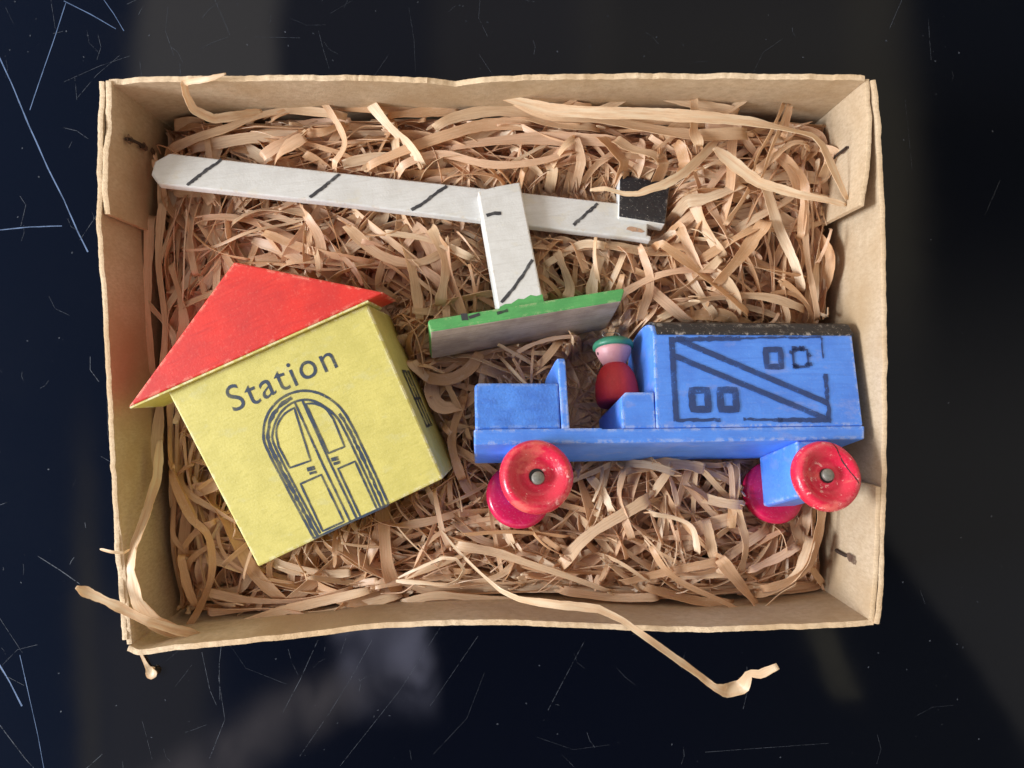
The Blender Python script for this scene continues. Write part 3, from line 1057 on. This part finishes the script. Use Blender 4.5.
# big shavings on top, each laid where the packing shows one: plan points, width (px), height above the pile
TOP = [
    ([(168, 150), (199, 138), (228, 129), (254, 117), (287, 110), (322, 113), (346, 116)], 9, 3.0),
    ([(190, 150), (240, 139), (290, 134), (335, 136)], 10, 1.0),
    ([(261, 157), (280, 145), (303, 133)], 9, 4.0), ([(303, 133), (325, 132), (345, 122)], 8, 3.5),
    ([(322, 102), (331, 113), (345, 142), (331, 167)], 7, 4.5), ([(270, 118), (300, 108), (340, 106), (400, 110), (440, 104)], 9, 2.0),
    ([(369, 101), (389, 125), (409, 144), (421, 163)], 13, 4.5), ([(387, 117), (428, 112), (460, 105)], 11, 3.5),
    ([(434, 127), (459, 117), (506, 111), (550, 122), (600, 128)], 12, 3.5), ([(366, 166), (405, 150), (448, 136), (487, 125), (535, 123)], 12, 3.2),
    ([(389, 173), (418, 158), (444, 154), (477, 163), (506, 166), (546, 161), (575, 150)], 9, 4.0), ([(448, 148), (498, 142), (550, 139), (620, 140)], 12, 2.5),
    ([(502, 93), (526, 105), (550, 115), (600, 118), (638, 127), (695, 136), (748, 133)], 13, 5.0),
    ([(567, 106), (580, 108), (592, 109)], 11, 6.0), ([(545, 112), (575, 100), (591, 87)], 4, 7.0), ([(596, 110), (612, 105), (626, 97), (644, 92), (690, 103), (740, 110)], 8, 6.0),
    ([(694, 97), (694, 129), (699, 145)], 10, 8.5), ([(706, 112), (726, 112), (737, 105), (752, 95), (772, 92), (792, 96)], 9, 6.0),
    ([(792, 97), (788, 118), (784, 136)], 6, 5.0), ([(575, 136), (581, 158), (579, 196)], 9, 4.0), ([(552, 166), (564, 148), (576, 137)], 7, 4.0),
    ([(548, 162), (560, 180), (571, 198)], 10, 3.0), ([(600, 136), (628, 166), (640, 182)], 12, 3.0), ([(615, 138), (632, 149), (652, 155), (660, 160)], 10, 4.0),
    ([(655, 150), (664, 165), (668, 180)], 11, 3.5), ([(676, 142), (686, 160), (682, 176)], 12, 3.5),
    ([(716, 284), (730, 268), (748, 247), (767, 220)], 12, 5.0), ([(671, 202), (700, 200), (722, 193), (745, 183)], 11, 3.5),
    ([(764, 186), (776, 220), (793, 260), (802, 290)], 10, 4.0), ([(726, 224), (738, 206), (750, 187)], 5, 6.0), ([(656, 240), (707, 278), (750, 314)], 9, 4.0),
    ([(806, 196), (806, 237), (810, 278), (818, 320)], 6, 4.5), ([(787, 160), (805, 186), (801, 238)], 8, 4.0), ([(785, 100), (770, 134), (757, 157), (753, 174)], 4, 7.5),
    ([(790, 101), (770, 152), (763, 176)], 4, 7.0), ([(757, 170), (775, 156), (793, 143), (808, 144)], 8, 5.0), ([(831, 228), (826, 246), (819, 262)], 3, 8.0),
    ([(690, 190), (704, 225), (722, 258)], 12, 2.0), ([(705, 195), (722, 228), (736, 262)], 9, 2.0), ([(675, 215), (690, 250), (700, 280)], 11, 2.0), ([(700, 260), (740, 236), (770, 222)], 8, 3.0),
    ([(454, 546), (494, 552), (529, 563), (564, 574), (612, 592)], 9, 4.5), ([(461, 535), (512, 531), (570, 537)], 6, 4.0), ([(561, 566), (587, 537), (634, 508), (650, 498)], 12, 4.0),
    ([(400, 605), (435, 595), (482, 599), (520, 603)], 9, 3.5), ([(435, 490), (442, 530), (449, 548)], 6, 4.5), ([(590, 478), (604, 494), (612, 512)], 9, 3.0), ([(624, 470), (620, 500), (632, 540)], 8, 3.0),
    ([(651, 513), (676, 518), (693, 528), (698, 553)], 8, 4.5), ([(622, 583), (674, 570), (722, 561)], 9, 4.0), ([(721, 560), (740, 584), (759, 609)], 12, 6.0),
    ([(763, 590), (790, 580), (808, 564), (820, 528), (822, 505)], 10, 7.0), ([(757, 596), (780, 588), (798, 572), (811, 537)], 10, 6.0), ([(749, 571), (775, 560), (798, 545)], 9, 4.0),
    ([(651, 547), (664, 568), (685, 584), (721, 601), (749, 615)], 6, 7.0), ([(744, 612), (768, 611), (788, 609)], 9, 7.0), ([(762, 608), (778, 596), (797, 583)], 3, 8.5),
    ([(646, 588), (690, 600), (735, 604)], 10, 3.0), ([(560, 590), (610, 598), (660, 596)], 9, 3.0), ([(706, 520), (712, 550), (722, 575)], 9, 3.0), ([(735, 505), (745, 540), (740, 575)], 9, 3.0),
    ([(160, 395), (158, 440), (156, 470), (150, 500)], 11, 2.0), ([(170, 470), (190, 518), (207, 534), (212, 572), (201, 606), (186, 630)], 7, 5.5),
    ([(180, 556), (186, 584), (198, 607)], 8, 6.0), ([(182, 550), (196, 532), (214, 522)], 7, 4.0), ([(205, 612), (265, 609), (309, 617)], 9, 4.0), ([(222, 631), (277, 612), (341, 597), (372, 590)], 9, 5.0),
    ([(312, 621), (330, 614), (344, 604)], 3, 6.0), ([(206, 631), (222, 633), (237, 641)], 4, 9.0), ([(260, 620), (330, 612), (400, 596)], 9, 3.5), ([(202, 590), (250, 600), (300, 600), (352, 588)], 8, 3.0),
    ([(150, 215), (146, 300), (152, 380)], 10, 2.5), ([(163, 200), (158, 260), (166, 330), (160, 400)], 8, 3.0), ([(185, 195), (170, 230), (160, 262)], 7, 3.0), ([(200, 200), (190, 240), (195, 275)], 8, 2.5),
    ([(170, 262), (185, 320), (178, 352)], 9, 3.0), ([(145, 300), (170, 330), (176, 350)], 7, 2.5),
    ([(300, 205), (320, 240), (318, 268)], 9, 2.5), ([(345, 225), (380, 255), (420, 262), (460, 240)], 9, 3.0), ([(262, 232), (310, 250), (372, 262)], 8, 3.0), ([(400, 235), (412, 270), (420, 320)], 9, 2.0),
    ([(430, 225), (445, 262), (440, 305)], 10, 3.0), ([(230, 225), (262, 210), (310, 212)], 8, 2.5), ([(382, 232), (430, 240), (472, 258)], 7, 3.5), ([(556, 250), (570, 285), (566, 300)], 9, 2.5),
    ([(600, 255), (592, 290), (600, 310)], 11, 2.5), ([(545, 265), (580, 245), (606, 246)], 8, 2.5), ([(640, 245), (650, 280), (640, 320)], 8, 2.5), ([(610, 300), (660, 275), (720, 268)], 8, 3.0),
    ([(660, 318), (700, 300), (760, 296), (806, 310)], 8, 2.5), ([(390, 320), (410, 360), (430, 380)], 9, 1.0), ([(465, 395), (452, 440), (462, 480)], 9, 1.0), ([(440, 370), (460, 410), (470, 440)], 7, 1.0),
]
for pts, wpx, dz in TOP:
    n = 36
    P2 = np.array([at(u, v, 20)[:2] for u, v in pts])
    h = height(P2[:, 0], P2[:, 1]) - .5 + dz * .55
    Q = np.array([at(u, v, hh) for (u, v), hh in zip(pts, h)])
    P = catmull(Q, n)
    P[:, 2] += .35 * np.sin(np.linspace(0, rng.uniform(3, 9), n) + rng.uniform(0, 6))
    P[0, 2] -= 1.0
    P[-1, 2] -= 1.0
    P = soften(push(soften(P, 1), .3), 1)
    w = wpx * (ZC - 20) / F_PX * np.clip(1 + .12 * np.sin(np.linspace(0, 5, n) + rng.uniform(0, 6)), .7, 1.2)
    roll = rng.normal(0, .3) + .55 * np.sin(np.linspace(0, rng.uniform(1, 5), n) + rng.uniform(0, 6))
    ST.strand(P, w, roll)
wool = ST.build('wood_wool')
tag(wool, 'tangled bed of pale curled wood shavings filling the cardboard box', 'wood shavings', kind='stuff')


def resample_like(Q, n):
    """straight runs between the bends, spaced like catmull()"""
    Q = np.array(Q, float)
    k = (len(Q) - 1) * 12
    t = np.linspace(0, len(Q) - 1, k + 1)
    D = np.stack([np.interp(t, np.arange(len(Q)), Q[:, j]) for j in range(Q.shape[1])], -1)
    return resample(D, n)


def single(pts, label, roll=None, n=60, push_=False):
    """one loose shaving: (u, v, z, width px)"""
    st = Straw()
    Q = np.array([[*at(u, v, z), w * (ZC - z) / F_PX] for u, v, z, w in pts])
    R = .2 * catmull(Q, n) + .8 * resample_like(Q, n)         # shavings kink rather than sweep
    rl = np.zeros(n) if roll is None else np.interp(np.linspace(0, 1, n), np.linspace(0, 1, len(roll)), roll)
    st.strand(R[:, :3].copy(), np.maximum(R[:, 3], .25), rl + np.convolve(rng.normal(0, .35, n + 8), np.ones(9) / 9, 'valid'), w_end=.45, fray=0)
    o = st.build('wood_shaving', 'straw_pale')
    tag(o, label, 'wood shaving', group='loose single wood shavings')
    return o


single([(438, 526, 20, 3), (455, 548, 23, 3), (478, 571, 26, 3), (500, 590, 28.5, 4), (520, 599, 30, 7), (560, 605, 31.5, 9), (598, 609, 32.2, 9), (622, 620, 32.4, 6), (650, 640, 31.5, 7),
        (685, 665, 28.5, 7), (712, 685, 25, 8), (727, 691, 23, 13), (742, 687, 23, 13), (749, 673, 24.5, 8), (760, 674, 25, 11), (778, 666, 26, 14)],
       'long shaving hanging out over the front box edge towards the lower right', [0, .2, .1, 0, -.5, .1, .6, .2, -.5, .3, .1, .8, -.4, .9, -.3, .2], 110)
single([(76, 587, 33, 7), (84, 591, 32.5, 11), (100, 598, 32, 9), (119, 607, 31.7, 9), (148, 621, 30, 9), (177, 630, 27, 10), (200, 634, 24, 8)],
       'shaving poking out over the left box edge near the lower left corner', [.5, .3, .1, .3, 0])
single([(160, 440, 20, 10), (157, 478, 21, 10), (146, 516, 26, 11), (135, 545, 29, 13), (131, 570, 30, 13), (138, 602, 29.5, 14), (154, 622, 28, 13), (176, 632, 25, 13), (190, 631, 23, 10)],
       'wide golden shaving bowed along the left wall in the lower left corner', [.2, .4, -.3, -.6, -.2, .4, .2])
single([(226, 73.5, 32.6, 4), (209, 79, 32.2, 5), (193, 81, 31.5, 6), (184, 83, 30.5, 7), (186, 95, 29, 8), (194, 110, 27, 9), (214, 119, 25, 9), (236, 116, 23.5, 9), (262, 111, 21, 9)],
       'curled shaving hooked up against the back wall near the upper left corner', [.3, .2, .6, .8, .3, -.2, -.3, 0, 0])
single([(500, 97, 21, 9), (550, 110, 24, 12), (600, 113, 25.5, 12), (646, 114, 26, 13), (696, 117, 26.5, 13), (750, 122, 27, 12), (787, 130, 27, 10), (812, 136, 26.5, 9), (822, 146, 26, 9), (834, 172, 25.5, 9), (847, 200, 25, 10)],
       'long wide shaving running along the back wall and bending down at right', [0, .2, -.2, .1, 0, .2, .5, .9, .4, .1], 80)
single([(714, 148, 22, 12), (737, 167, 23.5, 12), (759, 183, 24.5, 11), (799, 194.5, 25, 8), (826, 200, 25, 7), (846, 205, 24.8, 7)],
       'straight shaving slanting right to meet the bent one by the upper right flap', [.1, 0, -.2, .1])
single([(590, 190, 23.5, 7), (606, 189, 24.5, 6), (624, 194, 25.3, 5), (638, 194, 25.6, 6), (648, 190, 25.5, 8), (664, 185, 25.0, 9), (684, 173, 24, 9), (702, 156, 22.5, 9), (718, 139, 20.5, 8)],
       'shaving lying across the black counterweight of the barrier', [.2, .5, .2, 0, -.2, -.1, 0])
single([(398, 578, 21, 3), (423, 566, 23, 3), (442, 558, 24.5, 3), (456, 559, 25, 3), (464, 570, 24.5, 3), (458, 580, 24, 3.5), (446, 585, 23.5, 4), (423, 582.5, 22.5, 5), (396, 581, 20.5, 5)],
       'thin shaving curled into a small open loop right of the station door', [.4, .2, 0, .3, .6, .3, 0])
single([(140, 652, .5, 2.5), (145, 662, .4, 3), (148, 668, .5, 5), (152, 673, .8, 13), (157, 672, 1.0, 6)],
       'tiny torn shaving scrap on the table below the lower left corner', [.1, .3, .5, .3, 0], 24)
single([(100, 549, 31.6, 2.5), (112, 552, 32, 3), (124, 553, 31.5, 2.5), (130, 549, 30, 2)],
       'short thin splinter resting on the left box edge', [0, .2, .1], 20)

# ------------------------------------------------------------------ camera
cam_d = bpy.data.cameras.new('camera')
cam_d.sensor_width = 36
cam_d.lens = F_PX * 36 / 1024
cam_d.clip_start, cam_d.clip_end = 0.005, 20
cam = bpy.data.objects.new('camera', cam_d)
cam.location = (0, 0, ZC * S)
COL.objects.link(cam)
scene.camera = cam

# ------------------------------------------------------------------ light: one window to the left, a dim room overhead
KEY = 12.0
ld = bpy.data.lights.new('window_light', 'AREA')
ld.shape = 'RECTANGLE'
ld.size, ld.size_y = 0.26, 0.26
ld.energy = KEY
ld.color = (0.87, 0.935, 1.0)
lo = bpy.data.objects.new('window_light', ld)
el, az = math.radians(28.5), math.radians(188)
d = Vector((math.cos(el) * math.cos(az), math.cos(el) * math.sin(az), math.sin(el)))
lo.location = d * 0.85 + Vector((-0.03, 0, 0.02))
lo.rotation_euler = d.to_track_quat('Z', 'Y').to_euler()
COL.objects.link(lo)

w = bpy.data.worlds.new('World')
scene.world = w
w.use_nodes = True
nt = w.node_tree
nt.nodes.clear()
wo = nt.nodes.new('ShaderNodeOutputWorld')
bg = nt.nodes.new('ShaderNodeBackground')
nt.links.new(bg.outputs[0], wo.inputs[0])
gen = node(nt, 'ShaderNodeTexCoord').outputs['Generated']
sep = node(nt, 'ShaderNodeSeparateXYZ')
nt.links.new(gen, sep.inputs[0])
gx, gy, gz = sep.outputs
zz = math_(nt, 'MAXIMUM', gz, 0.02)
U = math_(nt, 'DIVIDE', gx, zz)                 # ceiling plane of the room, as slopes from the zenith
V = math_(nt, 'DIVIDE', gy, zz)
wob = math_(nt, 'MULTIPLY', math_(nt, 'SUBTRACT', noise(nt, gen, 5, 4), .5), .06)
U = math_(nt, 'ADD', U, wob)


def px(u):
    return (u - 512) / F_PX


def py(v):
    return (384 - v) / F_PX


def region(u0, u1, v0, v1, su, sv, shear=0.0):
    """soft rectangle on the ceiling plane"""
    uu = U if not shear else math_(nt, 'ADD', U, math_(nt, 'MULTIPLY', V, shear))
    a = math_(nt, 'MULTIPLY', smooth(nt, uu, px(u0) - su, px(u0) + su), smooth(nt, uu, px(u1) + su, px(u1) - su))
    b = math_(nt, 'MULTIPLY', smooth(nt, V, py(v1) - sv, py(v1) + sv), smooth(nt, V, py(v0) + sv, py(v0) - sv))
    return math_(nt, 'MULTIPLY', a, b)


FILL = 1.0
col = mix(nt, smooth(nt, gx, -.75, .75), (1.60, 1.42, 1.18), (0.86, 0.73, 0.55))      # room: cool window side, warm far side
zen = math_(nt, 'MULTIPLY', smooth(nt, math_(nt, 'ABSOLUTE', U), 1.0, .72), smooth(nt, math_(nt, 'ABSOLUTE', V), .85, .56))
ceil = mix(nt, smooth(nt, U, px(-60), px(420)), (0.085, 0.155, 0.38), (0.012, 0.022, 0.09))
ceil = mix(nt, smooth(nt, U, px(560), px(960)), ceil, (0.04, 0.045, 0.06))
for args, c, k in (
    ((138, 282, -60, 300, .02, .1), (1.0, 0.93, 0.88), .85), ((282, 430, -60, 300, .03, .1), (0.25, 0.25, 0.30), .7),
    ((430, 610, -60, 300, .03, .1), (0.46, 0.42, 0.40), .7), ((600, 925, -80, 380, .04, .18, .06), (0.48, 0.43, 0.36), .75),
    ((868, 925, -80, 300, .03, .1, .06), (0.55, 0.48, 0.33), .4),
    ((66, 88, 470, 900, .012, .15, .03), (0.75, 0.66, 0.50), .55), ((95, 205, 600, 900, .03, .06), (0.52, 0.48, 0.47), .6),
    ((789, 1300, 330, 900, .012, .2, .66), (0.36, 0.34, 0.32), .8), ((716, 744, 622, 698, .003, .004, .37), (0.55, 0.50, 0.36), .85),
):
    m_ = region(*args)
    col_k = math_(nt, 'MULTIPLY', m_, k)
    ceil = mix(nt, col_k, ceil, c)
# the rumpled sleeve of whoever leans over the box
cl = noise(nt, stretched(nt, gen, 9, 6, 6, .7), 1.6, 6, .6, .8)
for args in ((291, 383, 560, 696, .016, .05, .16), (735, 835, 676, 900, .05, .03, -1.5)):
    m_ = math_(nt, 'MULTIPLY', region(*args), smooth(nt, cl, .36, .62, .22, .95))
    ceil = mix(nt, m_, ceil, (1.9, 1.9, 2.6) if args[0] < 300 else (1.1, 0.98, 1.05))
col = mix(nt, zen, col, ceil)
nt.links.new(col, bg.inputs['Color'])
bg.inputs['Strength'].default_value = FILL

scene.view_settings.view_transform = 'Standard'
scene.view_settings.look = 'None'
scene.view_settings.exposure = 0
scene.view_settings.gamma = 1
scene.cycles.max_bounces = 12
scene.cycles.diffuse_bounces = 10
scene.cycles.transmission_bounces = 10
scene.cycles.transparent_max_bounces = 12
scene.cycles.use_denoising = True
